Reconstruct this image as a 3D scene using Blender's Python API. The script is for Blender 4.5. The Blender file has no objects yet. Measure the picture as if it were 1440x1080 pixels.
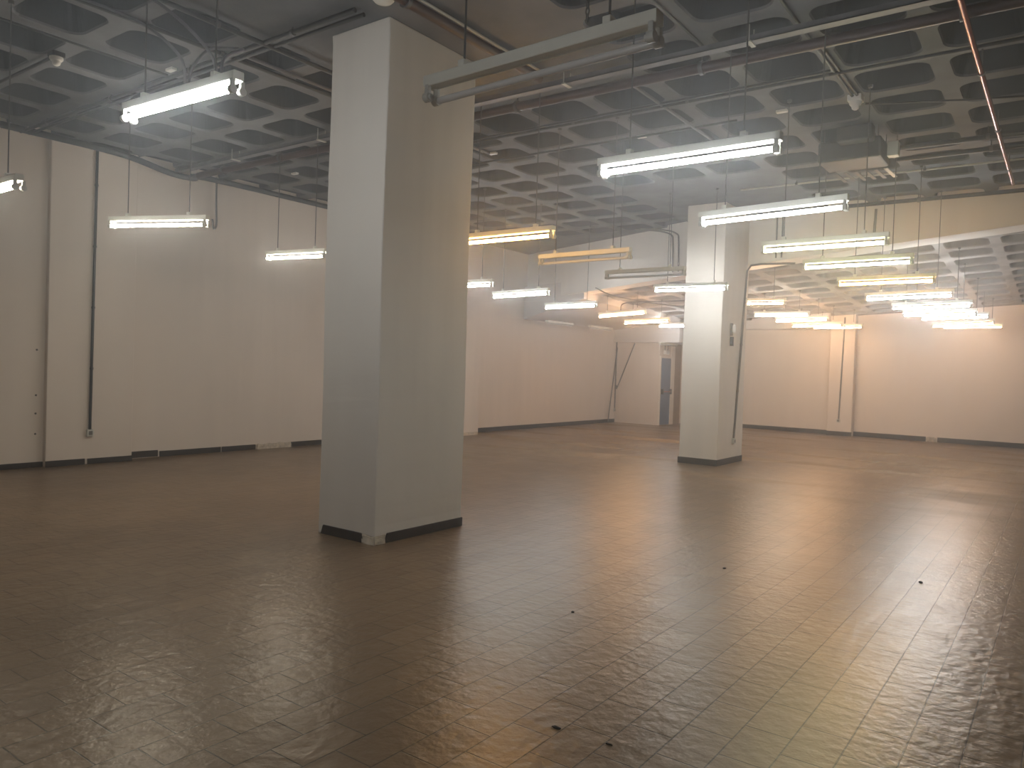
import bpy, bmesh, math, random
from mathutils import Vector, Matrix
random.seed(7)
scn = bpy.context.scene
C = scn.collection
PI = math.pi
H = 4.55            # underside of the main coffered ceiling
CAMZ = 1.575
HAZE = 0.018

# ------------------------------------------------------------------ helpers
def link(o, parent=None):
    C.objects.link(o)
    if parent is not None:
        o.parent = parent
    return o

def obj(name, bm, mat, parent=None, smooth=False):
    me = bpy.data.meshes.new(name)
    bmesh.ops.recalc_face_normals(bm, faces=bm.faces[:])
    bm.to_mesh(me); bm.free()
    mats = mat if isinstance(mat, (list, tuple)) else [mat]
    for m in mats:
        me.materials.append(m)
    if smooth:
        for p in me.polygons:
            p.use_smooth = True
        try:
            me.set_sharp_from_angle(angle=math.radians(40))
        except Exception:
            pass
    return link(bpy.data.objects.new(name, me), parent)

def tag(o, label, cat, group=None, kind=None):
    o['label'] = label; o['category'] = cat
    if group: o['group'] = group
    if kind: o['kind'] = kind
    return o

def thing(name, label, cat, loc=(0, 0, 0), group=None, kind=None):
    o = bpy.data.objects.new(name, None)
    o.empty_display_size = 0.1
    o.location = loc
    link(o)
    return tag(o, label, cat, group, kind)

def NB():
    return bmesh.new()

def box(bm, x0, x1, y0, y1, z0, z1, bev=0.0, mi=0):
    vs = [bm.verts.new(p) for p in ((x0,y0,z0),(x1,y0,z0),(x1,y1,z0),(x0,y1,z0),(x0,y0,z1),(x1,y0,z1),(x1,y1,z1),(x0,y1,z1))]
    fs = [bm.faces.new([vs[i] for i in q]) for q in ((0,3,2,1),(4,5,6,7),(0,1,5,4),(1,2,6,5),(2,3,7,6),(3,0,4,7))]
    for f in fs: f.material_index = mi
    if bev > 0:
        es = {e for f in fs for e in f.edges}
        bmesh.ops.bevel(bm, geom=list(es), offset=bev, segments=2, profile=0.5, affect='EDGES')
    return bm

def hexa(bm, b, t, bev=0.0):
    vs = [bm.verts.new(p) for p in list(b) + list(t)]
    fs = [bm.faces.new([vs[i] for i in q]) for q in ((0,3,2,1),(4,5,6,7),(0,1,5,4),(1,2,6,5),(2,3,7,6),(3,0,4,7))]
    if bev > 0:
        bmesh.ops.bevel(bm, geom=list({e for f in fs for e in f.edges}), offset=bev, segments=2, profile=0.5, affect='EDGES')
    return bm

def tube(bm, pts, r, n=10, caps=True):
    pts = [Vector(p) for p in pts]
    rings = []
    N = len(pts)
    prev = None
    for i, p in enumerate(pts):
        d = (pts[min(i+1, N-1)] - pts[max(i-1, 0)]).normalized()
        if prev is None:
            a = Vector((0,0,1)) if abs(d.z) < 0.9 else Vector((1,0,0))
            u = d.cross(a).normalized()
        else:
            u = (prev - d * prev.dot(d)).normalized()
        prev = u
        v = d.cross(u)
        rings.append([bm.verts.new(p + u*math.cos(2*PI*k/n)*r + v*math.sin(2*PI*k/n)*r) for k in range(n)])
    for i in range(N-1):
        for k in range(n):
            bm.faces.new((rings[i][k], rings[i][(k+1)%n], rings[i+1][(k+1)%n], rings[i+1][k]))
    if caps:
        bm.faces.new(rings[0][::-1]); bm.faces.new(rings[-1])
    return bm

def lathe(bm, prof, c=(0,0,0), n=20):
    rings = []
    for r, z in prof:
        rings.append([bm.verts.new((c[0]+r*math.cos(2*PI*k/n), c[1]+r*math.sin(2*PI*k/n), c[2]+z)) for k in range(n)])
    for i in range(len(rings)-1):
        for k in range(n):
            bm.faces.new((rings[i][k], rings[i][(k+1)%n], rings[i+1][(k+1)%n], rings[i+1][k]))
    bm.faces.new(rings[0]); bm.faces.new(rings[-1])
    return bm

def smooth_path(pts, k=6):
    """Catmull-Rom through the points."""
    P = [Vector(p) for p in pts]
    P = [P[0]*2 - P[1]] + P + [P[-1]*2 - P[-2]]
    out = []
    for i in range(1, len(P)-2):
        for j in range(k):
            t = j/k
            a, b, c, d = P[i-1], P[i], P[i+1], P[i+2]
            out.append(0.5*((2*b) + (c-a)*t + (2*a-5*b+4*c-d)*t*t + (3*b-a-3*c+d)*t**3))
    out.append(P[-2])
    return out

# ------------------------------------------------------------------ materials
def mat(name):
    m = bpy.data.materials.new(name); m.use_nodes = True
    nt = m.node_tree
    return m, nt, nt.nodes['Principled BSDF']

def N(nt, t, **kw):
    n = nt.nodes.new(t)
    for k, v in kw.items():
        setattr(n, k, v)
    return n

def simple(name, col, rough=0.6, metal=0.0, var=0.12, scale=6.0, bump=0.0, bscale=40.0):
    m, nt, b = mat(name)
    co = N(nt, 'ShaderNodeTexCoord')
    nz = N(nt, 'ShaderNodeTexNoise'); nz.inputs['Scale'].default_value = scale; nz.inputs['Detail'].default_value = 5
    nt.links.new(co.outputs['Object'], nz.inputs['Vector'])
    rp = N(nt, 'ShaderNodeMapRange')
    rp.inputs['From Min'].default_value = 0.3; rp.inputs['From Max'].default_value = 0.7
    rp.inputs['To Min'].default_value = 1-var; rp.inputs['To Max'].default_value = 1+var*0.6
    nt.links.new(nz.outputs['Fac'], rp.inputs['Value'])
    mx = N(nt, 'ShaderNodeVectorMath', operation='SCALE')
    mx.inputs[0].default_value = col
    nt.links.new(rp.outputs['Result'], mx.inputs['Scale'])
    nt.links.new(mx.outputs['Vector'], b.inputs['Base Color'])
    b.inputs['Roughness'].default_value = rough; b.inputs['Metallic'].default_value = metal
    if bump > 0:
        n2 = N(nt, 'ShaderNodeTexNoise'); n2.inputs['Scale'].default_value = bscale; n2.inputs['Detail'].default_value = 4
        nt.links.new(co.outputs['Object'], n2.inputs['Vector'])
        bp = N(nt, 'ShaderNodeBump'); bp.inputs['Strength'].default_value = bump; bp.inputs['Distance'].default_value = 0.01
        nt.links.new(n2.outputs['Fac'], bp.inputs['Height'])
        nt.links.new(bp.outputs['Normal'], b.inputs['Normal'])
    return m

def paint(name, col, var=0.07):
    """matt wall paint with broad roller mottling, faint vertical streaks and hairline unevenness"""
    m, nt, b = mat(name)
    co = N(nt, 'ShaderNodeTexCoord')
    n1 = N(nt, 'ShaderNodeTexNoise'); n1.inputs['Scale'].default_value = 0.9; n1.inputs['Detail'].default_value = 6
    nt.links.new(co.outputs['Object'], n1.inputs['Vector'])
    mp = N(nt, 'ShaderNodeMapping'); mp.inputs['Scale'].default_value = (5, 5, 0.35)
    nt.links.new(co.outputs['Object'], mp.inputs['Vector'])
    n2 = N(nt, 'ShaderNodeTexNoise'); n2.inputs['Scale'].default_value = 1.0; n2.inputs['Detail'].default_value = 4
    nt.links.new(mp.outputs['Vector'], n2.inputs['Vector'])
    add = N(nt, 'ShaderNodeMath', operation='ADD')
    nt.links.new(n1.outputs['Fac'], add.inputs[0]); nt.links.new(n2.outputs['Fac'], add.inputs[1])
    rp = N(nt, 'ShaderNodeMapRange')
    rp.inputs['From Min'].default_value = 0.6; rp.inputs['From Max'].default_value = 1.4
    rp.inputs['To Min'].default_value = 1-var; rp.inputs['To Max'].default_value = 1+var*0.5
    nt.links.new(add.outputs[0], rp.inputs['Value'])
    mx = N(nt, 'ShaderNodeVectorMath', operation='SCALE'); mx.inputs[0].default_value = col
    nt.links.new(rp.outputs['Result'], mx.inputs['Scale'])
    nt.links.new(mx.outputs['Vector'], b.inputs['Base Color'])
    b.inputs['Roughness'].default_value = 0.75
    n3 = N(nt, 'ShaderNodeTexNoise'); n3.inputs['Scale'].default_value = 14; n3.inputs['Detail'].default_value = 6
    nt.links.new(co.outputs['Object'], n3.inputs['Vector'])
    bp = N(nt, 'ShaderNodeBump'); bp.inputs['Strength'].default_value = 0.15; bp.inputs['Distance'].default_value = 0.01
    nt.links.new(n3.outputs['Fac'], bp.inputs['Height']); nt.links.new(bp.outputs['Normal'], b.inputs['Normal'])
    return m

def emis(name, col, strength):
    m, nt, b = mat(name)
    b.inputs['Base Color'].default_value = (0.8, 0.8, 0.8, 1)
    b.inputs['Roughness'].default_value = 0.3
    b.inputs['Emission Color'].default_value = (*col, 1)
    b.inputs['Emission Strength'].default_value = strength
    return m

def floor_mat():
    m, nt, b = mat('worn_brown_tile')
    L = nt.links.new
    co = N(nt, 'ShaderNodeTexCoord')
    # tile courses run along Y: swap axes so the long side of each tile lies along Y
    sp = N(nt, 'ShaderNodeSeparateXYZ'); L(co.outputs['Object'], sp.inputs[0])
    cb = N(nt, 'ShaderNodeCombineXYZ')
    ax = N(nt, 'ShaderNodeMath', operation='ADD'); ax.inputs[1].default_value = 0.507 + 0.2043*100
    ay = N(nt, 'ShaderNodeMath', operation='ADD'); ay.inputs[1].default_value = -2.086 + 0.33*100
    L(sp.outputs['X'], ax.inputs[0]); L(sp.outputs['Y'], ay.inputs[0])
    L(ay.outputs[0], cb.inputs['X']); L(ax.outputs[0], cb.inputs['Y'])
    br = N(nt, 'ShaderNodeTexBrick')
    br.offset = 0.5; br.squash = 1.0
    br.inputs['Scale'].default_value = 1.0
    br.inputs['Brick Width'].default_value = 0.33
    br.inputs['Row Height'].default_value = 0.2043
    br.inputs['Mortar Size'].default_value = 0.0034
    br.inputs['Mortar Smooth'].default_value = 0.25
    br.inputs['Bias'].default_value = 0.0
    br.inputs['Color1'].default_value = (0.200, 0.135, 0.078, 1)
    br.inputs['Color2'].default_value = (0.160, 0.107, 0.062, 1)
    br.inputs['Mortar'].default_value = (0.035, 0.024, 0.015, 1)
    L(cb.outputs[0], br.inputs['Vector'])
    # grime: broad clouds
    n1 = N(nt, 'ShaderNodeTexNoise'); n1.inputs['Scale'].default_value = 0.55; n1.inputs['Detail'].default_value = 8; n1.inputs['Roughness'].default_value = 0.6
    L(co.outputs['Object'], n1.inputs['Vector'])
    r1 = N(nt, 'ShaderNodeMapRange'); r1.inputs['From Min'].default_value = 0.3; r1.inputs['From Max'].default_value = 0.72
    r1.inputs['To Min'].default_value = 0.78; r1.inputs['To Max'].default_value = 1.18
    L(n1.outputs['Fac'], r1.inputs['Value'])
    s1 = N(nt, 'ShaderNodeVectorMath', operation='SCALE'); L(br.outputs['Color'], s1.inputs[0]); L(r1.outputs['Result'], s1.inputs['Scale'])
    # pale plaster dust trodden in streaks at the far end
    mp = N(nt, 'ShaderNodeMapping'); mp.inputs['Scale'].default_value = (0.35, 1.4, 1); mp.inputs['Rotation'].default_value = (0, 0, 0.25)
    L(co.outputs['Object'], mp.inputs['Vector'])
    n2 = N(nt, 'ShaderNodeTexNoise'); n2.inputs['Scale'].default_value = 0.8; n2.inputs['Detail'].default_value = 7
    L(mp.outputs['Vector'], n2.inputs['Vector'])
    r2 = N(nt, 'ShaderNodeMapRange'); r2.inputs['From Min'].default_value = 0.52; r2.inputs['From Max'].default_value = 0.72
    L(n2.outputs['Fac'], r2.inputs['Value'])
    ry = N(nt, 'ShaderNodeMapRange'); ry.inputs['From Min'].default_value = 9.0; ry.inputs['From Max'].default_value = 15.0
    ry.inputs['To Min'].default_value = 0.0; ry.inputs['To Max'].default_value = 0.7
    L(sp.outputs['Y'], ry.inputs['Value'])
    mu = N(nt, 'ShaderNodeMath', operation='MULTIPLY'); L(r2.outputs['Result'], mu.inputs[0]); L(ry.outputs['Result'], mu.inputs[1])
    mxd = N(nt, 'ShaderNodeMix', data_type='RGBA'); mxd.inputs['B'].default_value = (0.32, 0.24, 0.15, 1)
    L(mu.outputs[0], mxd.inputs['Factor']); L(s1.outputs['Vector'], mxd.inputs['A'])
    # spilled dirt trail beside the far pillar
    mp2 = N(nt, 'ShaderNodeMapping'); mp2.vector_type = 'TEXTURE'
    mp2.inputs['Location'].default_value = (-3.5, 13.85, 0); mp2.inputs['Rotation'].default_value = (0, 0, -0.2); mp2.inputs['Scale'].default_value = (1.35, 0.32, 1)
    L(co.outputs['Object'], mp2.inputs['Vector'])
    ln = N(nt, 'ShaderNodeVectorMath', operation='LENGTH'); L(mp2.outputs['Vector'], ln.inputs[0])
    n4 = N(nt, 'ShaderNodeTexNoise'); n4.inputs['Scale'].default_value = 5; n4.inputs['Detail'].default_value = 6
    L(co.outputs['Object'], n4.inputs['Vector'])
    a4 = N(nt, 'ShaderNodeMath', operation='ADD'); L(ln.outputs['Value'], a4.inputs[0]); L(n4.outputs['Fac'], a4.inputs[1])
    r4 = N(nt, 'ShaderNodeMapRange'); r4.inputs['From Min'].default_value = 0.75; r4.inputs['From Max'].default_value = 1.45
    r4.inputs['To Min'].default_value = 0.75; r4.inputs['To Max'].default_value = 0.0
    L(a4.outputs[0], r4.inputs['Value'])
    mxs = N(nt, 'ShaderNodeMix', data_type='RGBA'); mxs.inputs['B'].default_value = (0.10, 0.07, 0.04, 1)
    L(r4.outputs['Result'], mxs.inputs['Factor']); L(mxd.outputs['Result'], mxs.inputs['A'])
    L(mxs.outputs['Result'], b.inputs['Base Color'])
    # sheen: worn glaze, patchy
    n3 = N(nt, 'ShaderNodeTexNoise'); n3.inputs['Scale'].default_value = 3.2; n3.inputs['Detail'].default_value = 6
    L(co.outputs['Object'], n3.inputs['Vector'])
    r3 = N(nt, 'ShaderNodeMapRange'); r3.inputs['From Min'].default_value = 0.3; r3.inputs['From Max'].default_value = 0.7
    r3.inputs['To Min'].default_value = 0.278; r3.inputs['To Max'].default_value = 0.335
    L(n3.outputs['Fac'], r3.inputs['Value'])
    ra = N(nt, 'ShaderNodeMath', operation='ADD', use_clamp=True)
    L(r3.outputs['Result'], ra.inputs[0]); L(mu.outputs[0], ra.inputs[1])
    L(ra.outputs[0], b.inputs['Roughness'])
    b.inputs['Specular IOR Level'].default_value = 0.5; b.inputs['Specular Tint'].default_value = (1.0, 0.82, 0.58, 1)
    # relief: rippled tile faces and sunken joints
    n5 = N(nt, 'ShaderNodeTexNoise'); n5.inputs['Scale'].default_value = 14; n5.inputs['Detail'].default_value = 3
    L(co.outputs['Object'], n5.inputs['Vector'])
    n6 = N(nt, 'ShaderNodeTexNoise'); n6.inputs['Scale'].default_value = 5; n6.inputs['Detail'].default_value = 2
    L(co.outputs['Object'], n6.inputs['Vector'])
    h1 = N(nt, 'ShaderNodeMath', operation='MULTIPLY'); h1.inputs[1].default_value = 0.5
    L(n5.outputs['Fac'], h1.inputs[0])
    h6 = N(nt, 'ShaderNodeMath', operation='MULTIPLY'); h6.inputs[1].default_value = 0.2; L(n6.outputs['Fac'], h6.inputs[0])
    h0 = N(nt, 'ShaderNodeMath', operation='ADD'); L(h1.outputs[0], h0.inputs[0]); L(h6.outputs[0], h0.inputs[1])
    h2 = N(nt, 'ShaderNodeMath', operation='MULTIPLY'); h2.inputs[1].default_value = -0.35; L(br.outputs['Fac'], h2.inputs[0])
    h3 = N(nt, 'ShaderNodeMath', operation='ADD'); L(h0.outputs[0], h3.inputs[0]); L(h2.outputs[0], h3.inputs[1])
    bp = N(nt, 'ShaderNodeBump'); bp.inputs['Strength'].default_value = 0.6; bp.inputs['Distance'].default_value = 0.02
    L(h3.outputs[0], bp.inputs['Height']); L(bp.outputs['Normal'], b.inputs['Normal'])
    return m

M = {}
M['wall'] = paint('white_wall_paint', (0.70, 0.625, 0.545))
M['pillar'] = paint('white_pillar_paint', (0.72, 0.68, 0.615), 0.09)
M['fascia'] = paint('grey_white_paint', (0.70, 0.67, 0.62))
M['soffit'] = paint('grey_soffit_paint', (0.60, 0.57, 0.54))
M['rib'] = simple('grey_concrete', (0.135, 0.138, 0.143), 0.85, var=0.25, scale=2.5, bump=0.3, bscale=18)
M['coffer'] = simple('dark_coffer_inside', (0.052, 0.056, 0.063), 0.9, var=0.2, scale=3)  # inner faces of the coffers, a darker grey than the ribs
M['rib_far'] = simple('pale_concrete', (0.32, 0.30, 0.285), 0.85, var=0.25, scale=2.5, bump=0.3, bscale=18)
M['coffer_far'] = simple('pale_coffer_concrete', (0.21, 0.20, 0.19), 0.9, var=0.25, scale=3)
M['floor'] = floor_mat()
M['skirt'] = simple('dark_brown_skirting_tile', (0.026, 0.017, 0.012), 0.7, var=0.3, scale=8)
M['plaster'] = simple('broken_plaster', (0.55, 0.48, 0.38), 0.9, var=0.3, scale=14, bump=0.6, bscale=30)
M['enamel'] = simple('cream_enamel', (0.75, 0.75, 0.66), 0.4, var=0.06, scale=5)
M['holder'] = simple('grey_white_plastic', (0.55, 0.55, 0.50), 0.5, var=0.08)
M['glass'] = simple('unlit_tube_glass', (0.62, 0.62, 0.60), 0.15, var=0.03)
M['rod'] = simple('dull_grey_steel', (0.10, 0.10, 0.098), 0.5, metal=0.3)
M['darkpipe'] = simple('dark_conduit', (0.022, 0.022, 0.024), 0.5, var=0.2)
M['redpipe'] = simple('rust_red_pipe', (0.045, 0.018, 0.016), 0.5, var=0.3, scale=4)
M['copper'] = simple('copper_red_pipe', (0.35, 0.10, 0.07), 0.25, metal=0.35, var=0.15)
M['tray'] = simple('grey_cable_tray', (0.12, 0.12, 0.13), 0.55, var=0.15)
M['greycon'] = simple('grey_plastic_conduit', (0.13, 0.125, 0.115), 0.5, var=0.1)
M['palecon'] = simple('pale_conduit', (0.45, 0.44, 0.40), 0.45, var=0.1)
M['plastic'] = simple('white_plastic', (0.72, 0.71, 0.66), 0.4, var=0.05)
M['unit'] = simple('dark_unit_casing', (0.03, 0.03, 0.034), 0.6, var=0.2)
M['blue'] = simple('blue_door_paint', (0.085, 0.14, 0.26), 0.4, var=0.1, scale=3)
M['frame'] = simple('white_door_frame', (0.72, 0.66, 0.58), 0.5, var=0.05)
M['wood'] = simple('brown_board', (0.27, 0.19, 0.12), 0.6, var=0.2, scale=4)
M['handle'] = simple('black_handle', (0.02, 0.02, 0.022), 0.35)
M['redbar'] = simple('red_push_bar', (0.35, 0.05, 0.04), 0.4)
M['pebble'] = simple('dark_grit', (0.03, 0.025, 0.02), 0.9)
M['lens'] = simple('clear_lamp_lens', (0.75, 0.75, 0.72), 0.1)

ES = 95.0
TL = {'cool': (0.95, 0.98, 1.0), 'green': (1.0, 0.98, 0.62), 'white': (1.0, 0.94, 0.82), 'warm': (1.0, 0.60, 0.33), 'amber': (1.0, 0.52, 0.14)}

# ------------------------------------------------------------------ room shell
def structure(name, bm, m, label, cat, parent=None, smooth=False):
    o = obj(name, bm, m, parent, smooth)
    if parent is None:
        tag(o, label, cat, kind='structure')
    return o

XL, XR, Y0, Y1 = -11.5, 4.6, -4.0, 22.87

bm = NB(); box(bm, XL-0.4, XR+0.3, Y0-0.3, Y1+0.3, -0.25, 0.0)
structure('floor', bm, M['floor'], 'worn brown rectangular floor tiles laid in staggered courses across the hall', 'floor')

bm = NB(); box(bm, XL-0.35, XL+0.12, Y0, 4.70, 0, 4.62)
structure('wall_left', bm, M['wall'], 'white wall at left edge, set back beside the near pilaster', 'wall')
bm = NB(); box(bm, XL-0.35, XL, 5.86, Y1+0.2, 0, 4.62)
structure('wall_left', bm, M['wall'], 'long white left wall running back to the blue door corner', 'wall')
bm = NB(); box(bm, XL-0.35, XL+0.2, 4.68, 5.88, 0, H, 0.012)
structure('pilaster', bm, M['wall'], 'white pilaster on the left wall carrying the long grey conduit', 'pilaster')
bm = NB(); box(bm, XL-0.1, XL+0.03, 13.9, 21.25, 0, 2.86, 0.004)
structure('wall_left', bm, M['wall'], 'white wall lining on the far left wall, ending in a ledge below the grey soffit', 'wall')
bm = NB(); box(bm, XL-0.2, XL+0.4, 12.74, 13.93, 0, H, 0.012)
structure('pilaster', bm, M['wall'], 'white pilaster on the left wall, just right of the big near pillar', 'pilaster')
bm = NB(); box(bm, -10.2, XR+0.3, Y1, Y1+0.25, 0, 4.4)
structure('wall_far', bm, M['wall'], 'white far wall behind the second pillar with a dark skirting', 'wall')
bm = NB(); box(bm, -5.47, -4.82, Y1-0.27, Y1+0.1, 0, 3.6, 0.012)
structure('pilaster', bm, M['wall'], 'narrow white pilaster on the far wall with a conduit down it', 'pilaster')
bm = NB(); box(bm, XR, XR+0.25, Y0, Y1, 0, 4.62)
structure('wall_right', bm, M['wall'], 'white wall closing the hall on its right side', 'wall')
bm = NB(); box(bm, XL-0.35, XR+0.25, Y0-0.25, Y0, 0, 4.62)
structure('wall_back', bm, M['wall'], 'white wall behind the viewpoint', 'wall')
# corner lobby that juts out at the far left; the blue door is on its side
bm = NB(); box(bm, XL-0.1, -10.0, 21.2, Y1+0.1, 0, 2.5)
structure('wall_lobby', bm, M['wall'], 'white boxed-out corner wall carrying the blue door', 'wall')

# ---- coffered ceilings
def coffered(name, xs, ys_of, solid, zf, depth, label, Xlim, Ylim, mats=('rib', 'coffer'), edge=None):
    bm = NB()
    def vz(x, y, dz=0.0):
        return bm.verts.new((x, y, zf(x, y) + dz))
    for i in range(len(xs)-1):
        x0, x1 = xs[i], xs[i+1]
        if x1 <= Xlim[0] or x0 >= Xlim[1]: continue
        ys = ys_of((x0+x1)/2)
        for j in range(len(ys)-1):
            y0, y1 = ys[j], ys[j+1]
            if y1 <= Ylim[0] or y0 >= Ylim[1]: continue
            cx0, cx1 = max(x0, Xlim[0]), min(x1, Xlim[1])
            cy0, cy1 = max(y0, Ylim[0]), min(y1, Ylim[1])
            if edge is not None:
                ea, eb = edge(cx0), edge(cx1)
                if cy1 <= min(ea, eb): continue
                if cy0 < max(ea, eb):
                    bm.faces.new([vz(cx0,max(cy0,min(ea,cy1))), vz(cx1,max(cy0,min(eb,cy1-0.01))), vz(cx1,cy1), vz(cx0,cy1)])
                    continue
            clipped = (cx0, cx1, cy0, cy1) != (x0, x1, y0, y1)
            if solid((x0+x1)/2, (y0+y1)/2) or clipped and ((cx1-cx0) < 0.6 or (cy1-cy0) < 0.6):
                bm.faces.new([vz(cx0,cy0), vz(cx1,cy0), vz(cx1,cy1), vz(cx0,cy1)])
                continue
            mx, my = 0.078, 0.088
            hx0, hx1, hy0, hy1 = cx0+mx, cx1-mx, cy0+my, cy1-my
            r = 0.14; ns = 5
            hole = []
            for (ccx, ccy, a0) in ((hx1-r, hy1-r, 0), (hx0+r, hy1-r, 90), (hx0+r, hy0+r, 180), (hx1-r, hy0+r, 270)):
                for k in range(ns+1):
                    a = math.radians(a0 + 90*k/ns)
                    hole.append((ccx + r*math.cos(a), ccy + r*math.sin(a)))
            mxc, myc = (cx0+cx1)/2, (cy0+cy1)/2
            hv = [vz(x, y) for x, y in hole]
            hv2 = [vz(mxc+(x-mxc)*0.97, myc+(y-myc)*0.97, 0.02) for x, y in hole]
            tv = [vz(mxc+(x-mxc)*0.80, myc+(y-myc)*0.78, depth) for x, y in hole]
            corner = [vz(cx1,cy1), vz(cx0,cy1), vz(cx0,cy0), vz(cx1,cy0)]
            n = len(hole); q = ns+1
            for c in range(4):
                for k in range(ns):
                    bm.faces.new((corner[c], hv[c*q+k+1], hv[c*q+k]))
                a, b2 = c*q+ns, ((c+1)*q) % n
                bm.faces.new((corner[c], corner[(c+1) % 4], hv[b2], hv[a]))
            for k in range(n):
                f = bm.faces.new((hv[k], hv[(k+1)%n], hv2[(k+1)%n], hv2[k]))
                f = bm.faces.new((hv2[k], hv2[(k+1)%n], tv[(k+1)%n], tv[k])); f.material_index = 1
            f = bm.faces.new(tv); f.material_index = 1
    # slab above
    X0,X1,YY0,YY1 = Xlim[0]-0.2, Xlim[1]+0.2, Ylim[0]-0.1, Ylim[1]+0.1
    if edge is None: poly = [(X0,YY0),(X1,YY0),(X1,YY1),(X0,YY1)]
    else: poly = [(X0,edge(X0)),(-5.4,edge(-5.4)),(-5.39,14.1),(X1,14.1),(X1,YY1),(X0,YY1)]
    lo = [bm.verts.new((x, y, zf(x, y)+depth+0.03)) for x, y in poly]
    hi = [bm.verts.new((x, y, zf(x, y)+depth+0.2)) for x, y in poly]
    bm.faces.new(lo[::-1]); bm.faces.new(hi)
    for k in range(len(poly)):
        bm.faces.new((lo[k], lo[(k+1) % len(poly)], hi[(k+1) % len(poly)], hi[k]))
    me = bpy.data.meshes.new(name); bm.normal_update(); bm.to_mesh(me); bm.free()
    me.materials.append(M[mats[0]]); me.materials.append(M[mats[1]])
    o = link(bpy.data.objects.new(name, me))
    tag(o, label, 'ceiling', kind='structure')
    return o

xs = sorted([-1.09 - 0.83*k for k in range(-7, 14)])
yR = [7.07 + 0.80*j for j in range(-15, 10)]
yL = [3.475 + 0.79*j for j in range(-10, 15)]
def ys_of(x): return yL if x < -6.07 else yR
def solid(x, y):
    return -6.3 < x < -3.7 and (2.7 < y < 6.8 or 11.2 < y < 15.5)
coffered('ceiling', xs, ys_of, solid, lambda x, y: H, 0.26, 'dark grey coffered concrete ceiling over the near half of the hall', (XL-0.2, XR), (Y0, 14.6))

# far bay: lower coffered slab, gently rising to the right
ZA, ZB, ZC, ZD = 3.36, 4.02, 2.98, 3.60        # (left,front) (right,front) (left,back) (right,back)
def zfar(x, y):
    u = (x - XL)/(-0.8 - XL); v = (y - 14.6)/(Y1 - 14.6)
    return (ZA*(1-u)+ZB*u)*(1-v) + (ZC*(1-u)+ZD*u)*v
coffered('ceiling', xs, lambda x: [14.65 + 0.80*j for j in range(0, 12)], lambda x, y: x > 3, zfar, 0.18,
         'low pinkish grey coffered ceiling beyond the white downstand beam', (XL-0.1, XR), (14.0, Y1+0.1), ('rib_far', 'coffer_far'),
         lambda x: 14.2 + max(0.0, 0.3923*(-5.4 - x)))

# white downstand beam on the second pillar line: straight to the right, swung back to the left
bm = NB()
def zb(x): return 3.62 + 0.093*(x + 4.85)
hexa(bm, [(-5.5,13.9,zb(-5.5)),(XR,13.9,zb(XR)),(XR,14.5,zb(XR)),(-5.5,14.5,zb(-5.5))],
         [(-5.5,13.9,H+0.1),(XR,13.9,H+0.1),(XR,14.5,H+0.1),(-5.5,14.5,H+0.1)], 0.01)
structure('downstand_beam', bm, M['fascia'], 'deep white downstand beam running right from the second pillar', 'beam')
bm = NB()
hexa(bm, [(-11.52,16.30,3.33),(-5.4,13.90,3.56),(-5.3,14.35,3.56),(-11.52,16.76,3.33)],
         [(-11.52,16.30,H+0.05),(-5.4,13.90,H+0.05),(-5.3,14.35,H+0.05),(-11.52,16.76,H+0.05)], 0.01)
structure('downstand_beam', bm, M['fascia'], 'angled white downstand beam between the second pillar and the left wall', 'beam')
bm = NB()
hexa(bm, [(XL-0.1,16.2,2.85),(-9.3,15.5,3.27),(-9.3,21.2,3.12),(XL-0.1,21.2,2.85)],
         [(XL-0.1,16.2,3.7),(-9.3,15.5,3.72),(-9.3,21.2,3.5),(XL-0.1,21.2,3.5)])
structure('wall_beam', bm, M['soffit'], 'grey sloping soffit along the top of the far left wall', 'beam')
bm = NB(); box(bm, XL-0.1, -9.3, 21.0, Y1+0.05, 2.5, 3.3, 0.01)
structure('bulkhead', bm, M['soffit'], 'grey bulkhead above the blue door corner', 'beam')
bm = NB(); box(bm, -9.31, -5.47, Y1-0.5, Y1+0.05, 2.97, 3.5, 0.01)
structure('wall_beam', bm, M['soffit'], 'grey beam along the top of the far wall, left of its pilaster', 'beam')
# slab over the gap behind the angled beam
bm = NB(); box(bm, XL-0.3, -5.3, 14.5, 17.0, H, H+0.3)
structure('ceiling', bm, M['rib'], 'flat grey ceiling strip in front of the angled white beam', 'ceiling')

# ------------------------------------------------------------------ pillars
def pillar(x0, x1, y0, y1, label):
    bm = NB(); box(bm, x0, x1, y0, y1, 0, H, 0.010)
    # small chips and plaster waves on the edges
    bmesh.ops.subdivide_edges(bm, edges=[e for e in bm.edges if abs(e.verts[0].co.z - e.verts[1].co.z) > 2], cuts=60)
    rnd = random.Random(x0*10+y0)
    for v in bm.verts:
        if 0.1 < v.co.z < H-0.05:
            v.co.x += rnd.uniform(-1, 1)*0.0012 + 0.004*math.sin(v.co.z*2.3+y0)
            v.co.y += rnd.uniform(-1, 1)*0.0012 + 0.004*math.sin(v.co.z*1.7+x0)
    o = obj('concrete_pillar', bm, M['pillar'])
    return tag(o, label, 'pillar', kind='structure')
P1 = pillar(-5.545, -4.81, 4.64, 5.81, 'tall white square pillar standing nearest, left of centre')
P2 = pillar(-5.56, -4.86, 12.72, 13.95, 'white pillar further back carrying the downstand beam and a conduit')

def skirt(parent, b, t, name='skirting'):
    bm = NB(); hexa(bm, b, t, 0.003)
    return obj(name, bm, M['skirt'], parent)
sk = 0.012; hs = 0.085
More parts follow.
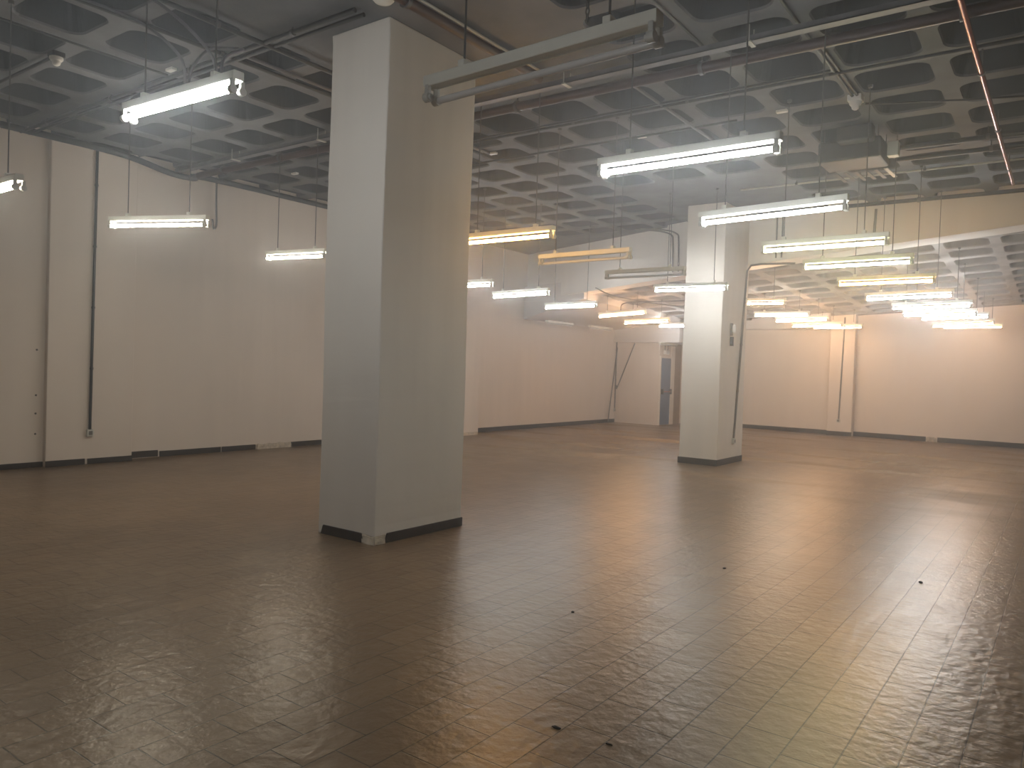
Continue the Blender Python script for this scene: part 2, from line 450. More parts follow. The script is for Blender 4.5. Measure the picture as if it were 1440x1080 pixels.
# nearest pillar: two mitre-cut strips that stop short of the chipped corner
skirt(P1, [(-5.50,4.64-sk,0.002),(-4.92,4.64-sk,0.002),(-4.92,4.65,0.002),(-5.50,4.65,0.002)],
          [(-5.47,4.64-sk,hs),(-4.965,4.64-sk,hs),(-4.965,4.65,hs),(-5.47,4.65,hs)])
skirt(P1, [(-4.82,4.755,0.002),(-4.81+sk,4.755,0.002),(-4.81+sk,5.82,0.002),(-4.82,5.82,0.002)],
          [(-4.82,4.79,hs),(-4.81+sk,4.79,hs),(-4.81+sk,5.82,hs),(-4.82,5.82,hs)])
skirt(P2, [(-5.575,12.72-sk,0.002),(-4.85,12.72-sk,0.002),(-4.85,12.73,0.002),(-5.575,12.73,0.002)],
          [(-5.575,12.72-sk,0.11),(-4.85,12.72-sk,0.11),(-4.85,12.73,0.11),(-5.575,12.73,0.11)])
skirt(P2, [(-4.87,12.71,0.002),(-4.86+sk,12.71,0.002),(-4.86+sk,13.96,0.002),(-4.87,13.96,0.002)],
          [(-4.87,12.71,0.11),(-4.86+sk,12.71,0.11),(-4.86+sk,13.96,0.11),(-4.87,13.96,0.11)])
# broken plaster at the near pillar's bare corner
bm = NB()
hexa(bm, [(-4.95,4.622,0.0),(-4.79,4.622,0.0),(-4.79,4.76,0.0),(-4.95,4.76,0.0)],
         [(-4.965,4.634,0.075),(-4.802,4.634,0.07),(-4.802,4.77,0.075),(-4.965,4.77,0.08)], 0.008)
bmesh.ops.subdivide_edges(bm, edges=bm.edges[:], cuts=2)
rnd = random.Random(3)
for v in bm.verts:
    v.co.x += rnd.uniform(-.005,.005); v.co.y += rnd.uniform(-.005,.005); v.co.z = max(0, v.co.z + rnd.uniform(-.01,.01))
o = obj('plaster_patch', bm, M['plaster'], P1); o['label'] = 'chipped bare plaster at the foot of the corner'

# ------------------------------------------------------------------ skirting boards
def base(side, x0, x1, y0, y1, z1, label, dz=0.0):
    bm = NB(); box(bm, x0, x1, y0, y1, 0.002+dz, z1+dz, 0.003)
    o = obj('baseboard_'+side, bm, M['skirt'])
    return tag(o, label, 'skirting', kind='structure')
base('left', XL+0.12, XL+0.133, -1.0, 4.68, 0.075, 'dark skirting on the set-back wall at the left edge')
base('left', XL+0.2, XL+0.214, 4.68, 5.20, 0.085, 'dark skirting piece on the left pilaster, nearer half')
base('left', XL+0.2, XL+0.213, 5.235, 5.88, 0.08, 'dark skirting piece on the left pilaster, further half')
base('left', XL, XL+0.014, 5.97, 6.39, 0.10, 'short dark skirting piece right beside the left pilaster', 0.01)
base('left', XL, XL+0.013, 6.42, 7.49, 0.09, 'long dark skirting piece on the left wall under the hanging light')
base('left', XL, XL+0.014, 7.51, 8.17, 0.09, 'dark skirting piece just before the broken gap in the left wall skirting')
base('left', XL, XL+0.014, 8.93, 12.74, 0.09, 'dark skirting piece beyond the broken gap, ending behind the near pillar')
base('left', XL+0.03, XL+0.044, 13.93, 21.2, 0.11, 'dark skirting along the far part of the left wall to the corner')
base('far', -9.4, -5.47, Y1-0.014, Y1, 0.12, 'dark skirting on the far wall between second pillar and pilaster')
base('far', -5.48, -4.81, Y1-0.284, Y1-0.27, 0.12, 'dark skirting across the foot of the far wall pilaster')
base('far', -4.82, -3.02, Y1-0.014, Y1, 0.13, 'dark skirting on the far wall from pilaster to the broken gap')
base('far', -2.75, XR, Y1-0.014, Y1, 0.13, 'dark skirting on the far wall right of the broken gap')
def rubble(name, x0, x1, y0, y1, z1, label, seed):
    bm = NB(); box(bm, x0, x1, y0, y1, 0.0, z1)
    bmesh.ops.subdivide_edges(bm, edges=bm.edges[:], cuts=5, use_grid_fill=True)
    rnd = random.Random(seed)
    for v in bm.verts:
        if v.co.z > 0.001: v.co.z = max(0.002, v.co.z*(0.75+0.5*rnd.random()))
        v.co.x += rnd.uniform(-.006, .006); v.co.y += rnd.uniform(-.01, .01)
    return tag(obj(name, bm, M['plaster']), label, 'plaster')
rubble('broken_plaster', XL-0.01, XL+0.02, 8.2, 8.92, 0.085, 'pale broken plaster strip where left wall skirting is missing', 5)
rubble('broken_plaster', -3.0, -2.77, Y1-0.03, Y1+0.01, 0.11, 'pale broken plaster in the gap of the far wall skirting', 6)
rubble('broken_plaster', XL+0.39, XL+0.42, 12.8, 13.9, 0.06, 'bare broken plaster along the foot of the pilaster right of the near pillar', 8)

# ------------------------------------------------------------------ fluorescent lights
def housing_mesh():
    bm = NB()
    # shallow folded steel channel with a lip along both long sides
    L = 0.635
    prof = [(-0.0100,0.058),(-0.0100,0.103),(-0.007,0.108),(0.055,0.108),(0.060,0.103),(0.060,0.058),(0.055,0.053),(0.046,0.060),(0.002,0.060),(-0.007,0.053)]
    a = [bm.verts.new((-L, y, z)) for y, z in prof]; b = [bm.verts.new((L, y, z)) for y, z in prof]
    n = len(prof)
    for k in range(n):
        bm.faces.new((a[k], a[(k+1)%n], b[(k+1)%n], b[k]))
    bm.faces.new(a[::-1]); bm.faces.new(b)
    bmesh.ops.recalc_face_normals(bm, faces=bm.faces[:])
    return bm
def make_mesh(name, bm, m, smooth=False):
    o = obj(name, bm, m, None, smooth)
    me = o.data; bpy.data.objects.remove(o)
    return me
ME = {}
ME['housing'] = make_mesh('light_housing', housing_mesh(), M['enamel'])
bm = NB()
for sx in (-1, 1): pass
def holder_bm():
    bm = NB()
    # lamp holder: stem with a rounded socket disc facing along the tube
    box(bm, -0.012, 0.012, -0.013, 0.013, -0.006, 0.062, 0.004)
    n = 14
    for (xa, xb, r) in ((-0.016, 0.016, 0.024), (0.016, 0.028, 0.014)):
        A = [bm.verts.new((xa, r*math.cos(2*PI*k/n), r*math.sin(2*PI*k/n))) for k in range(n)]
        B = [bm.verts.new((xb, r*math.cos(2*PI*k/n), r*math.sin(2*PI*k/n))) for k in range(n)]
        for k in range(n): bm.faces.new((A[k], A[(k+1)%n], B[(k+1)%n], B[k]))
        bm.faces.new(A[::-1]); bm.faces.new(B)
    return bm
ME['holder'] = make_mesh('lamp_holder', holder_bm(), M['holder'], True)
def tube_bm():
    bm = NB()
    r = 0.0175
    tube(bm, [(-0.595,0,0),(-0.585,0,0),(0.585,0,0),(0.595,0,0)], r, 14)
    return bm
def tube_me(kind, f):
    key = 'tube_%s_%.2f' % (kind, f)
    if key not in ME:
        ME[key] = make_mesh('lamp_tube_'+kind, tube_bm(), emis('tube_%s_%d' % (kind, round(f*100)), TL[kind], ES*f), True)
    return ME[key]
ME['tube_off'] = make_mesh('lamp_tube_unlit', tube_bm(), M['glass'], True)
bm = NB(); box(bm, -0.02, 0.02, 0.0, 0.05, 0.104, 0.143, 0.004)
ME['bracket'] = make_mesh('hanger_bracket', bm, M['enamel'])

def place(me, name, parent, loc=(0,0,0), rz=0.0):
    o = bpy.data.objects.new(name, me); o.location = loc; o.rotation_euler = (0, 0, rz)
    return link(o, parent)

def light(a, b, kind, label, group, rods=(0.40,), top=None, rod_r=0.0055, power=1.0):
    """a, b: the ends of the tube (world)."""
    a, b = Vector(a), Vector(b)
    c = (a+b)/2; d = (b-a)
    rz = math.atan2(d.y, d.x); ry = -math.atan2(d.z, math.hypot(d.x, d.y))
    t = thing('hanging_fluorescent_light', label, 'light', c, group)
    t.rotation_euler = (0, ry, rz)
    place(ME['housing'], 'housing', t)
    for sx in (-1, 1):
        for y in (0.0, 0.064):
            place(ME['holder'], 'lamp_holder', t, (sx*0.612, y, 0), 0 if sx < 0 else PI)
    tb = place(ME['tube_off'] if kind == 'off' else tube_me(kind, power), 'lamp_tube', t, (0, 0.064 if kind == 'off' else 0, 0))
    tb['label'] = 'unlit white tube' if kind == 'off' else 'glowing tube'
    for sx in (-1, 1):
        place(ME['bracket'], 'bracket', t, (sx*rods[0], 0, 0))
        w = c + Vector((math.cos(rz)*sx*rods[0] - math.sin(rz)*0.025, math.sin(rz)*sx*rods[0] + math.cos(rz)*0.025, 0))
        zt = top if top is not None else (H if w.y < 13.9 else zfar(w.x, w.y))
        hh = zt - c.z
        bm = NB(); tube(bm, [(0,0,0.10),(0,0,hh*0.5),(0,0,hh-0.002)], rod_r, 8)
        # ceiling cup
        lathe(bm, [(0.02,hh-0.03),(0.025,hh-0.02),(0.025,hh-0.002)], n=10)
        r = obj('hanging_rod', bm, M['rod'], t, True)
        r.location = (sx*rods[0], 0.025, 0)
        r.rotation_euler = (0, -ry, 0)
    return t

GR = 'fluorescent lights in the right hand row'
GM = 'fluorescent lights in the pillar row'
GL = 'fluorescent lights in the left row'
lamps = [
 ((-2.66,2.82,2.91),(-1.39,2.81,2.93),'off',GR,'large unlit fluorescent light with one dead tube, nearest, overlapping the top of the near pillar'),
 ((-2.66,0.95,2.95),(-1.39,0.95,2.95),'cool',GR,'added unseen lit light overhead of the viewpoint, continuing the right row'),  # added out of view to brighten the front of the near unlit fixture
 ((-2.75,4.71,2.97),(-1.48,4.71,2.97),'cool',GR,'biggest lit bluish white fluorescent light, right of centre, first lit one of the right row'),
 ((-2.77,6.58,2.94),(-1.50,6.57,2.97),'cool',GR,'lit light in front of the second pillar top, second lit of right row'),
 ((-2.77,8.31,2.94),(-1.50,8.31,2.95),'green',GR,'lit light with yellow-green housing against the white downstand beam, third lit of right row'),
 ((-2.81,10.06,2.98),(-1.54,10.06,2.99),'green',GR,'lit light with yellow-green housing just under the beam edge, fourth lit of right row'),
 ((-2.79,11.77,2.95),(-1.52,11.77,2.96),'amber',GR,'lit light with orange tinted housing, fifth lit of the right row'),
 ((-2.75,13.45,2.89),(-1.48,13.45,2.92),'cool',GR,'lit cool white light directly beyond the orange one, sixth lit of right row'),
 ((-2.67,15.29,2.89),(-1.40,15.29,2.92),'cool',GR,'lit cool white light, seventh lit of the right row going back'),
 ((-2.72,16.75,2.88),(-1.45,16.75,2.89),'cool',GR,'lit cool white light, eighth lit of the right row going back'),
 ((-2.65,18.50,2.93),(-1.38,18.49,2.96),'cool',GR,'lit white light third from the far end of the right row'),
 ((-2.67,20.30,2.88),(-1.40,20.30,2.96),'warm',GR,'tilted lit pinkish light second from the far end of the right row'),
 ((-2.58,21.43,2.93),(-1.31,21.43,2.94),'warm',GR,'lit pinkish light farthest back in the right row, nearest the far wall'),
 ((-5.26,2.62,3.18),(-3.99,2.63,3.15),'cool',GM,'bright lit fluorescent light hanging high at upper left, left of the near pillar'),
 ((-5.70,6.70,2.98),(-4.43,6.70,2.98),'amber',GM,'lit light with golden housing, half hidden behind the near pillar'),
 ((-5.42,7.90,2.90),(-4.15,7.90,2.91),'off',GM,'unlit fluorescent light hanging before the angled white beam, nearer of two'),
 ((-5.68,10.05,2.98),(-4.41,10.05,2.98),'off',GM,'unlit fluorescent light hanging left of the second pillar, further of two'),
 ((-5.67,11.69,2.95),(-4.40,11.69,2.94),'cool',GM,'lit cool white light crossing in front of the second pillar'),
 ((-5.72,14.90,3.00),(-4.45,14.90,3.00),'warm',GM,'lit pinkish light emerging from behind the second pillar on its right'),
 ((-6.10,17.99,3.01),(-4.83,18.00,3.00),'white',GM,'lit white light right of the second pillar, second behind it'),
 ((-6.04,19.40,2.97),(-4.77,19.40,3.00),'warm',GM,'lit pinkish light third behind the second pillar'),
 ((-6.00,20.70,2.93),(-4.73,20.69,2.95),'warm',GM,'lit pinkish light fourth behind the second pillar, partly covered by the next'),
 ((-5.70,21.60,2.945),(-4.43,21.60,2.955),'warm',GM,'lit pinkish light farthest behind second pillar, touching the far wall pilaster in view'),
 ((-8.41,2.69,2.95),(-7.14,2.69,2.95),'white',GL,'lit light cut off by the left edge of the photo'),
 ((-8.89,4.30,3.04),(-7.72,4.78,3.04),'white',GL,'lit yellowish white light hanging before the left wall on two thin rods'),
 ((-9.25,6.66,3.01),(-7.98,6.66,2.97),'white',GL,'lit light against the left wall, its right end hidden by the near pillar'),
 ((-8.99,9.93,2.93),(-7.72,9.93,2.93),'cool',GL,'lit light just right of the near pillar, its left end hidden by it'),
 ((-8.84,11.39,2.90),(-7.57,11.38,2.93),'cool',GL,'lit cool white light before the angled white beam, second right of the near pillar'),
 ((-9.10,13.55,2.88),(-7.83,13.55,2.90),'cool',GL,'lit cool white light under the edge of the angled white beam'),
 ((-9.30,16.20,2.89),(-8.03,16.20,2.97),'warm',GL,'lit warm light tilted up to the right under the pink lit ceiling'),
 ((-9.36,17.64,2.83),(-8.09,17.64,2.87),'warm',GL,'lit warm light beyond the tilted one, left of the second pillar'),
 ((-9.45,19.89,2.90),(-8.18,19.89,2.90),'cool',GL,'lit white light partly hidden behind the left side of second pillar'),
]
for a, b, k, g, lb in lamps:
    # tube power set by row and distance to balance brightness on floor and walls
    pw = 0.3 if a[1] < 1.5 else 0.9 if (a[0] > -3 and 4 < a[1] < 5) else 0.5 if (a[0] > -3 and a[1] < 11) else 0.85 if a[1] < 5.5 else (0.85 if a[1] < 9 else (0.95 if a[1] < 20 else 0.6))
    light(a, b, k, lb, g, power=pw)

# surface fittings, unlit, under the dropped beam at the far left
def batten(y0, y1, x, z, label):
    t = thing('ceiling_batten_light', label, 'light', (x, (y0+y1)/2, z), 'unlit lights along the far left wall')
    h = (y1-y0)/2
    bm = NB(); box(bm, -0.05, 0.05, -h, h, 0.0, 0.05, 0.006); obj('housing', bm, M['enamel'], t)
    bm = NB(); tube(bm, [(0,-h+0.03,-0.025),(0,h-0.03,-0.025)], 0.017, 10); obj('lamp_tube', bm, M['glass'], t, True)
    for s in (-1, 1):
        bm = NB(); box(bm, -0.018, 0.018, s*h-0.02 if s > 0 else s*h, s*h if s > 0 else s*h+0.02, -0.045, 0.002, 0.004); obj('lamp_holder', bm, M['holder'], t)
batten(16.40, 17.65, -10.93, 2.80, 'unlit batten light above the far left wall, nearest of three')
batten(18.45, 19.7, -10.85, 2.80, 'unlit batten light above the far left wall, middle of three')
batten(20.75, 21.95, -9.80, 2.45, 'unlit batten light under the bulkhead by the blue door')

# ------------------------------------------------------------------ overhead services
def run(name, pts, r, m, label, cat, clips=0, clipmat=None, n=10, group=None):
    """a straight or bent pipe: one thing with pipe clips as parts"""
    P = [Vector(p) for p in pts]
    if clips:
        t = thing(name, label, cat, P[0], group)
        bm = NB(); tube(bm, [p-P[0] for p in P], r, n); obj('pipe_run', bm, m, t, True)
        for k in range(clips):
            f = (k+0.5)/clips*(len(P)-1)
            i = min(int(f), len(P)-2); q = P[i].lerp(P[i+1], f-i) - P[0]
            d = (P[i+1]-P[i]).normalized()
            bm = NB()
            tube(bm, [q-d*0.018, q+d*0.018], r*1.35, n)
            if abs(d.z) < 0.5:
                tube(bm, [q+Vector((0,0,r)), Vector((q.x, q.y, H-0.002-P[0].z))], 0.008, 6)
            obj('pipe_clip', bm, clipmat or M['rod'], t, True)
        return t
    bm = NB(); tube(bm, P, r, n)
    return tag(obj(name, bm, m, None, True), label, cat, group)

# red sprinkler main and the grey tray beside it
run('sprinkler_pipe', [(-11.2,6.78,4.44),(-5.0,6.78,4.44),(4.5,6.86,4.44)], 0.048, M['redpipe'],
    'thick dark red pipe crossing under the ceiling behind the near pillar', 'pipe', 9)
t = thing('cable_tray', 'grey cable tray running beside the thick red pipe', 'tray', (0,6.44,4.41))
bm = NB(); box(bm, -11.2, 4.5, -0.05, 0.05, 0.0, 0.012); box(bm, -11.2, 4.5, -0.05, -0.044, 0.0, 0.05); box(bm, -11.2, 4.5, 0.044, 0.05, 0.0, 0.05)
obj('tray_channel', bm, M['tray'], t)
for k in range(8):
    x = -9.7 + 1.85*k
    bm = NB(); box(bm, x-0.02, x+0.02, -0.07, 0.07, -0.012, 0.0, 0.002); tube(bm, [(x,-0.06,-0.004),(x,-0.06,0.138)], 0.006, 6); tube(bm, [(x,0.06,-0.004),(x,0.06,0.138)], 0.006, 6)
    obj('tray_hanger', bm, M['palecon'], t)
run('conduit', [(-7.0,7.72,4.50),(-2.0,7.72,4.50),(4.4,7.74,4.50)], 0.017, M['darkpipe'], 'thin dark conduit parallel to and beyond the thick red pipe', 'conduit', 7)
run('conduit', [(-7.0,7.64,4.505),(-1.95,7.64,4.505)], 0.012, M['darkpipe'], 'thinner dark conduit hugging the conduit beyond the red pipe', 'conduit')
run('conduit', [(-8.2,8.58,4.51),(-3.2,8.60,4.51)], 0.014, M['darkpipe'], 'dark conduit crossing above the biggest lit light', 'conduit')
run('conduit', [(-1.86,8.72,4.50),(-1.0,9.1,4.50),(4.3,10.9,4.50)], 0.011, M['darkpipe'], 'thin dark cable slanting right from the dark ceiling unit', 'conduit')
run('conduit', [(-4.3,11.82,4.50),(4.3,11.86,4.50)], 0.014, M['palecon'], 'pale thin conduit crossing in front of the downstand beam', 'conduit', 5)
run('conduit', [(-4.8,13.55,4.46),(4.4,13.55,4.46)], 0.032, M['darkpipe'], 'dark pipe along the top of the downstand beam', 'pipe', 5)
run('conduit', [(-1.9,10.30,4.42),(4.3,10.40,4.42)], 0.03, M['darkpipe'], 'dark pipe running right from the dark ceiling unit, nearer of two', 'pipe', 3)
run('conduit', [(-1.9,10.75,4.40),(4.3,10.85,4.40)], 0.03, M['darkpipe'], 'dark pipe running right from the dark ceiling unit, further of two', 'pipe', 3)
run('copper_pipe', [(-0.74,1.0,4.34),(-0.74,7.0,4.34),(-0.73,12.55,4.34)], 0.024, M['copper'], 'shiny copper red pipe running back at upper right', 'pipe', 6)
run('conduit', [(-1.93,5.0,4.515),(-1.93,8.45,4.515)], 0.016, M['darkpipe'], 'dark conduit running back to the right smoke detector', 'conduit')
run('conduit', [(-1.885,6.95,4.515),(-1.885,8.45,4.515)], 0.014, M['darkpipe'], 'second dark conduit beside the one to the right smoke detector', 'conduit')
run('conduit', [(-2.76,4.6,4.51),(-2.76,6.5,4.51)], 0.012, M['darkpipe'], 'thin conduit on a ceiling rib above the biggest lit light', 'conduit')
run('conduit', [(-4.38,2.5,4.47),(-4.38,6.3,4.47)], 0.045, M['redpipe'], 'brown red pipe passing back along the right side of the near pillar', 'pipe', 3)
run('conduit', [(-4.31,2.5,4.50),(-4.31,6.3,4.50)], 0.012, M['palecon'], 'thin pale conduit beside the brown red pipe at the near pillar', 'conduit')
run('conduit', [(-3.72,6.9,4.51),(-3.72,9.6,4.51)], 0.018, M['darkpipe'], 'dark conduit running back from the red pipe above the ceiling centre', 'conduit')
run('conduit', [(-4.9,4.33,4.50),(-11.4,4.33,4.50)], 0.022, M['darkpipe'], 'dark conduit crossing left from the near pillar, nearer of a pair', 'conduit', 4)
run('conduit', [(-4.9,4.43,4.50),(-11.4,4.43,4.50)], 0.018, M['darkpipe'], 'dark conduit crossing left from the near pillar, further of a pair', 'conduit')
run('conduit', [(-6.12,1.0,4.49),(-6.12,6.7,4.49)], 0.022, M['darkpipe'], 'dark conduit running back left of the near pillar', 'conduit', 3)
run('conduit', [(-6.85,1.0,4.526),(-6.75,4.3,4.526),(-6.70,8.3,4.526)], 0.021, M['darkpipe'], 'dark conduit running back above the bright upper left light', 'conduit', 3)
run('conduit', [(-6.60,4.46,4.526),(-6.58,8.3,4.526)], 0.018, M['tray'], 'grey conduit beside the dark one above the bright upper left light', 'conduit')
run('conduit', [(-11.4,3.42,4.51),(-8.30,3.42,4.51)], 0.018, M['darkpipe'], 'dark conduit reaching the left smoke detector', 'conduit')
run('conduit', [(-7.76,0.6,4.51),(-7.72,4.3,4.51)], 0.012, M['darkpipe'], 'thin wire along a ceiling rib right of the left smoke detector', 'conduit')

# cable bundle sagging along the top of the left wall
pts = smooth_path([(XL+0.18,-1,4.50),(XL+0.20,2.5,4.50),(XL+0.26,4.6,4.50),(XL+0.30,5.6,4.48),(XL+0.22,6.35,4.40),(XL+0.14,6.8,4.42),(XL+0.10,7.4,4.49),(XL+0.08,12.6,4.50)], 6)
bm = NB(); tube(bm, pts, 0.045, 10)
tag(obj('cable_bundle', bm, M['darkpipe'], None, True), 'dark cable bundle sagging along the top of the left wall', 'cable')
pts = smooth_path([(-6.9,2.2,4.53),(-6.45,3.2,4.40),(-6.30,3.6,4.18),(-6.42,3.75,3.98),(-6.48,3.85,4.2),(-6.46,4.0,4.4),(-6.40,4.25,4.48)], 6)
bm = NB(); tube(bm, pts, 0.014, 8)
tag(obj('loose_cable', bm, M['tray'], None, True), 'grey cable drooping in a loop above the bright upper left light', 'cable')
pts = smooth_path([(-6.2,2.4,4.53),(-6.05,3.2,4.44),(-6.02,3.7,4.20),(-6.15,3.9,4.0),(-6.32,4.05,4.3),(-6.40,4.3,4.49)], 6)
bm = NB(); tube(bm, pts, 0.014, 8)
tag(obj('loose_cable', bm, M['tray'], None, True), 'second drooping grey cable beside the loop above the upper left light', 'cable')
pts = smooth_path([(XL+0.08,7.24,4.54),(XL+0.07,7.25,4.1),(XL+0.06,7.27,3.78),(XL+0.07,7.22,3.70),(XL+0.08,7.18,3.85)], 5)
bm = NB(); tube(bm, pts, 0.016, 8)
tag(obj('loose_cable', bm, M['greycon'], None, True), 'grey cable end dangling on the left wall right of the hanging light', 'cable')
# chain and wire above the big unlit light
bm = NB()
z = 3.06
k = 0
while z < H-0.02:
    ring = []
    for q in range(9):
        a = 2*PI*q/8
        off = Vector((math.cos(a)*0.008, 0, math.sin(a)*0.018)) if k % 2 else Vector((0, math.cos(a)*0.008, math.sin(a)*0.018))
        ring.append(Vector((-1.70, 2.78, z)) + off)
    tube(bm, ring, 0.003, 5, caps=False)
    z += 0.029; k += 1
tag(obj('hanging_chain', bm, M['rod'], None, True), 'thin chain rising from the right half of the large unlit light', 'chain')
# loose cables under the far ceiling
pts = smooth_path([(-8.7,15.0,3.45),(-8.55,15.6,3.32),(-8.0,16.6,3.22),(-7.4,17.5,3.20),(-7.1,18.0,3.28),(-7.25,18.3,3.34)], 6)
bm = NB(); tube(bm, pts, 0.016, 8)
tag(obj('loose_cable', bm, M['greycon'], None, True), 'slack cable hanging under the pink lit far ceiling', 'cable')
pts = smooth_path([(-8.75,16.3,3.02),(-8.7,16.3,3.2),(-8.5,16.6,3.27),(-7.9,16.9,3.30),(-7.0,17.2,3.33)], 6)
bm = NB(); tube(bm, pts, 0.014, 8)
tag(obj('loose_cable', bm, M['darkpipe'], None, True), 'dark cable curving down to the tilted warm light', 'cable')

# wall conduits with an outlet box at the foot
def drop(label, pts, boxc, axis, r=0.016, clips=3, m='greycon'):
    t = thing('socket_conduit', label, 'conduit', pts[-1])
    o0 = Vector(pts[-1])
    P = [Vector(p)-o0 for p in pts]
    bm = NB(); tube(bm, P, r, 10); obj('conduit_pipe', bm, M[m], t, True)
    for k in range(clips):
        a, b = P[-2], P[-1]
        q = a.lerp(b, (k+0.6)/(clips+0.6))
        bm = NB(); tube(bm, [q-Vector((0,0,0.012)), q+Vector((0,0,0.012))], r*1.4, 10); obj('pipe_clip', bm, M[m], t, True)
    q = Vector(boxc)-o0
    bm = NB()
    if axis == 'x': box(bm, q.x, q.x+0.045, q.y-0.045, q.y+0.045, q.z-0.05, q.z+0.05, 0.006)
    else: box(bm, q.x-0.045, q.x+0.045, q.y-0.045, q.y, q.z-0.05, q.z+0.05, 0.006)
    s = obj('socket_box', bm, M['holder'], t)
    bm = NB()
    if axis == 'x': box(bm, q.x+0.045, q.x+0.05, q.y-0.026, q.y+0.026, q.z-0.028, q.z+0.028, 0.002)
    else: box(bm, q.x-0.026, q.x+0.026, q.y-0.05, q.y-0.045, q.z-0.028, q.z+0.028, 0.002)
    obj('socket_cover', bm, M['greycon'], s)
    return t
drop('long grey conduit with a socket box on the left wall pilaster', [(XL+0.222,5.275,4.5),(XL+0.222,5.255,0.50)], (XL+0.2,5.255,0.45), 'x', 0.019, 4, 'darkpipe')
drop('grey conduit bending down the right side of second pillar to a socket', [(-4.0,13.86,3.60),(-4.6,13.86,3.62),(-4.78,13.84,3.60),(-4.842,13.82,3.5),(-4.842,13.46,0.45)], (-4.86,13.46,0.40), 'x', 0.02, 3)
drop('grey conduit with a socket box on the far wall pilaster', [(-5.10,Y1-0.288,3.3),(-5.16,Y1-0.288,0.46)], (-5.165,Y1-0.27,0.42), 'y', 0.018, 2)
t = drop('dark conduit with two boxes in the far left corner', [(XL+0.05,21.17,2.8),(XL+0.05,21.17,0.42)], (XL+0.03,21.15,0.38), 'x', 0.02, 2)
bm = NB(); box(bm, 0.0, 0.05, -0.05, 0.03, 0.62, 0.74, 0.005); obj('junction_box', bm, M['greycon'], t)

# conduits bending over the angled beam's face
def on_face(x, off=0.03):
    return 13.90 + 0.3923*(-5.4 - x) - off
for x, lb in ((-6.56, 'grey conduit bending down the angled white beam, left of a pair'), (-6.41, 'grey conduit bending down the angled white beam, right of a pair')):
    pts = smooth_path([(x-0.75,on_face(x-0.75)-0.5,4.50),(x-0.3,on_face(x-0.3)-0.2,4.46),(x-0.05,on_face(x),4.38),(x,on_face(x),4.22),(x+0.02,on_face(x+0.02),3.62)], 5)
    bm = NB(); tube(bm, pts, 0.016, 8)
    tag(obj('conduit', bm, M['greycon'], None, True), lb, 'conduit')
for x, lb in ((-4.35, 'grey conduit down the downstand beam beside the second pillar, left of a pair'), (-4.25, 'grey conduit down the downstand beam beside the second pillar, right of a pair')):
    bm = NB(); tube(bm, [(x,13.88,4.44),(x,13.88,3.72)], 0.015, 8)
    tag(obj('conduit', bm, M['greycon'], None, True), lb, 'conduit')
bm = NB(); tube(bm, [(-2.72,13.88,4.44),(-2.74,13.88,3.86)], 0.022, 8)
tag(obj('conduit', bm, M['greycon'], None, True), 'grey conduit down the downstand beam near its middle', 'conduit')

# emergency lamp on the second pillar
t = thing('emergency_lamp', 'small clear emergency lamp with dark box on the second pillar side', 'lamp', (-4.86,13.16,2.3))
bm = NB(); box(bm, 0.0, 0.03, -0.035, 0.035, -0.02, 0.20, 0.006); obj('back_plate', bm, M['greycon'], t)
bm = NB(); lathe(bm, [(0.012,0.0),(0.032,0.02),(0.036,0.08),(0.03,0.14),(0.012,0.16)], (0.06,0,0.02), 14); obj('lamp_cover', bm, M['lens'], t, True)
bm = NB(); box(bm, 0.0, 0.05, -0.03, 0.03, -0.20, -0.04, 0.005); obj('battery_box', bm, M['unit'], t)

# smoke detectors
def detector(loc, label, square):
    t = thing('smoke_detector', label, 'smoke detector', loc, 'smoke detectors on the ceiling')
    if square:
        bm = NB(); box(bm, -0.07, 0.07, -0.07, 0.07, -0.07, -0.002, 0.008); obj('mounting_box', bm, M['plastic'], t); z = -0.07
    else:
        bm = NB(); box(bm, -0.06, 0.06, -0.06, 0.06, -0.05, -0.002, 0.006); obj('mounting_box', bm, M['unit'], t); z = -0.05
    bm = NB(); lathe(bm, [(0.062,z),(0.062,z-0.02),(0.05,z-0.035)], n=20); obj('detector_base', bm, M['plastic'], t, True)
    bm = NB(); lathe(bm, [(0.042,z-0.035),(0.040,z-0.05),(0.034,z-0.07),(0.018,z-0.082),(0.006,z-0.084)], n=20); obj('sensor_head', bm, M['plastic'], t, True)
detector((-8.22, 3.43, H), 'white smoke detector on the ceiling at upper left', False)
detector((-1.92, 8.56, H), 'white smoke detector on a square box at upper right', True)
bm = NB(); lathe(bm, [(0.09,-0.002),(0.09,-0.03),(0.07,-0.05),(0.02,-0.055)], (-4.60,4.36,H), 24)
tag(obj('ceiling_dome', bm, M['plastic'], None, True), 'round white dome on the ceiling above the near pillar corner', 'dome')
# small junction plates
for x, y, lb in ((-7.60,4.27,'small white junction plate left of the near pillar, above the bright light'), (-4.45,8.68,'small white junction plate above the biggest lit light'),
                 (-2.70,8.62,'small white junction plate on a rib right of the biggest lit light'), (-6.55,8.35,'small white junction plate just right of the near pillar'),
                 (-10.0,7.70,'small white junction plate near the left wall beside the near pillar')):
    bm = NB(); box(bm, x-0.06, x+0.06, y-0.03, y+0.03, H-0.03, H-0.002, 0.005)
    tag(obj('junction_plate', bm, M['plastic']), lb, 'plate', 'junction plates on the ceiling')

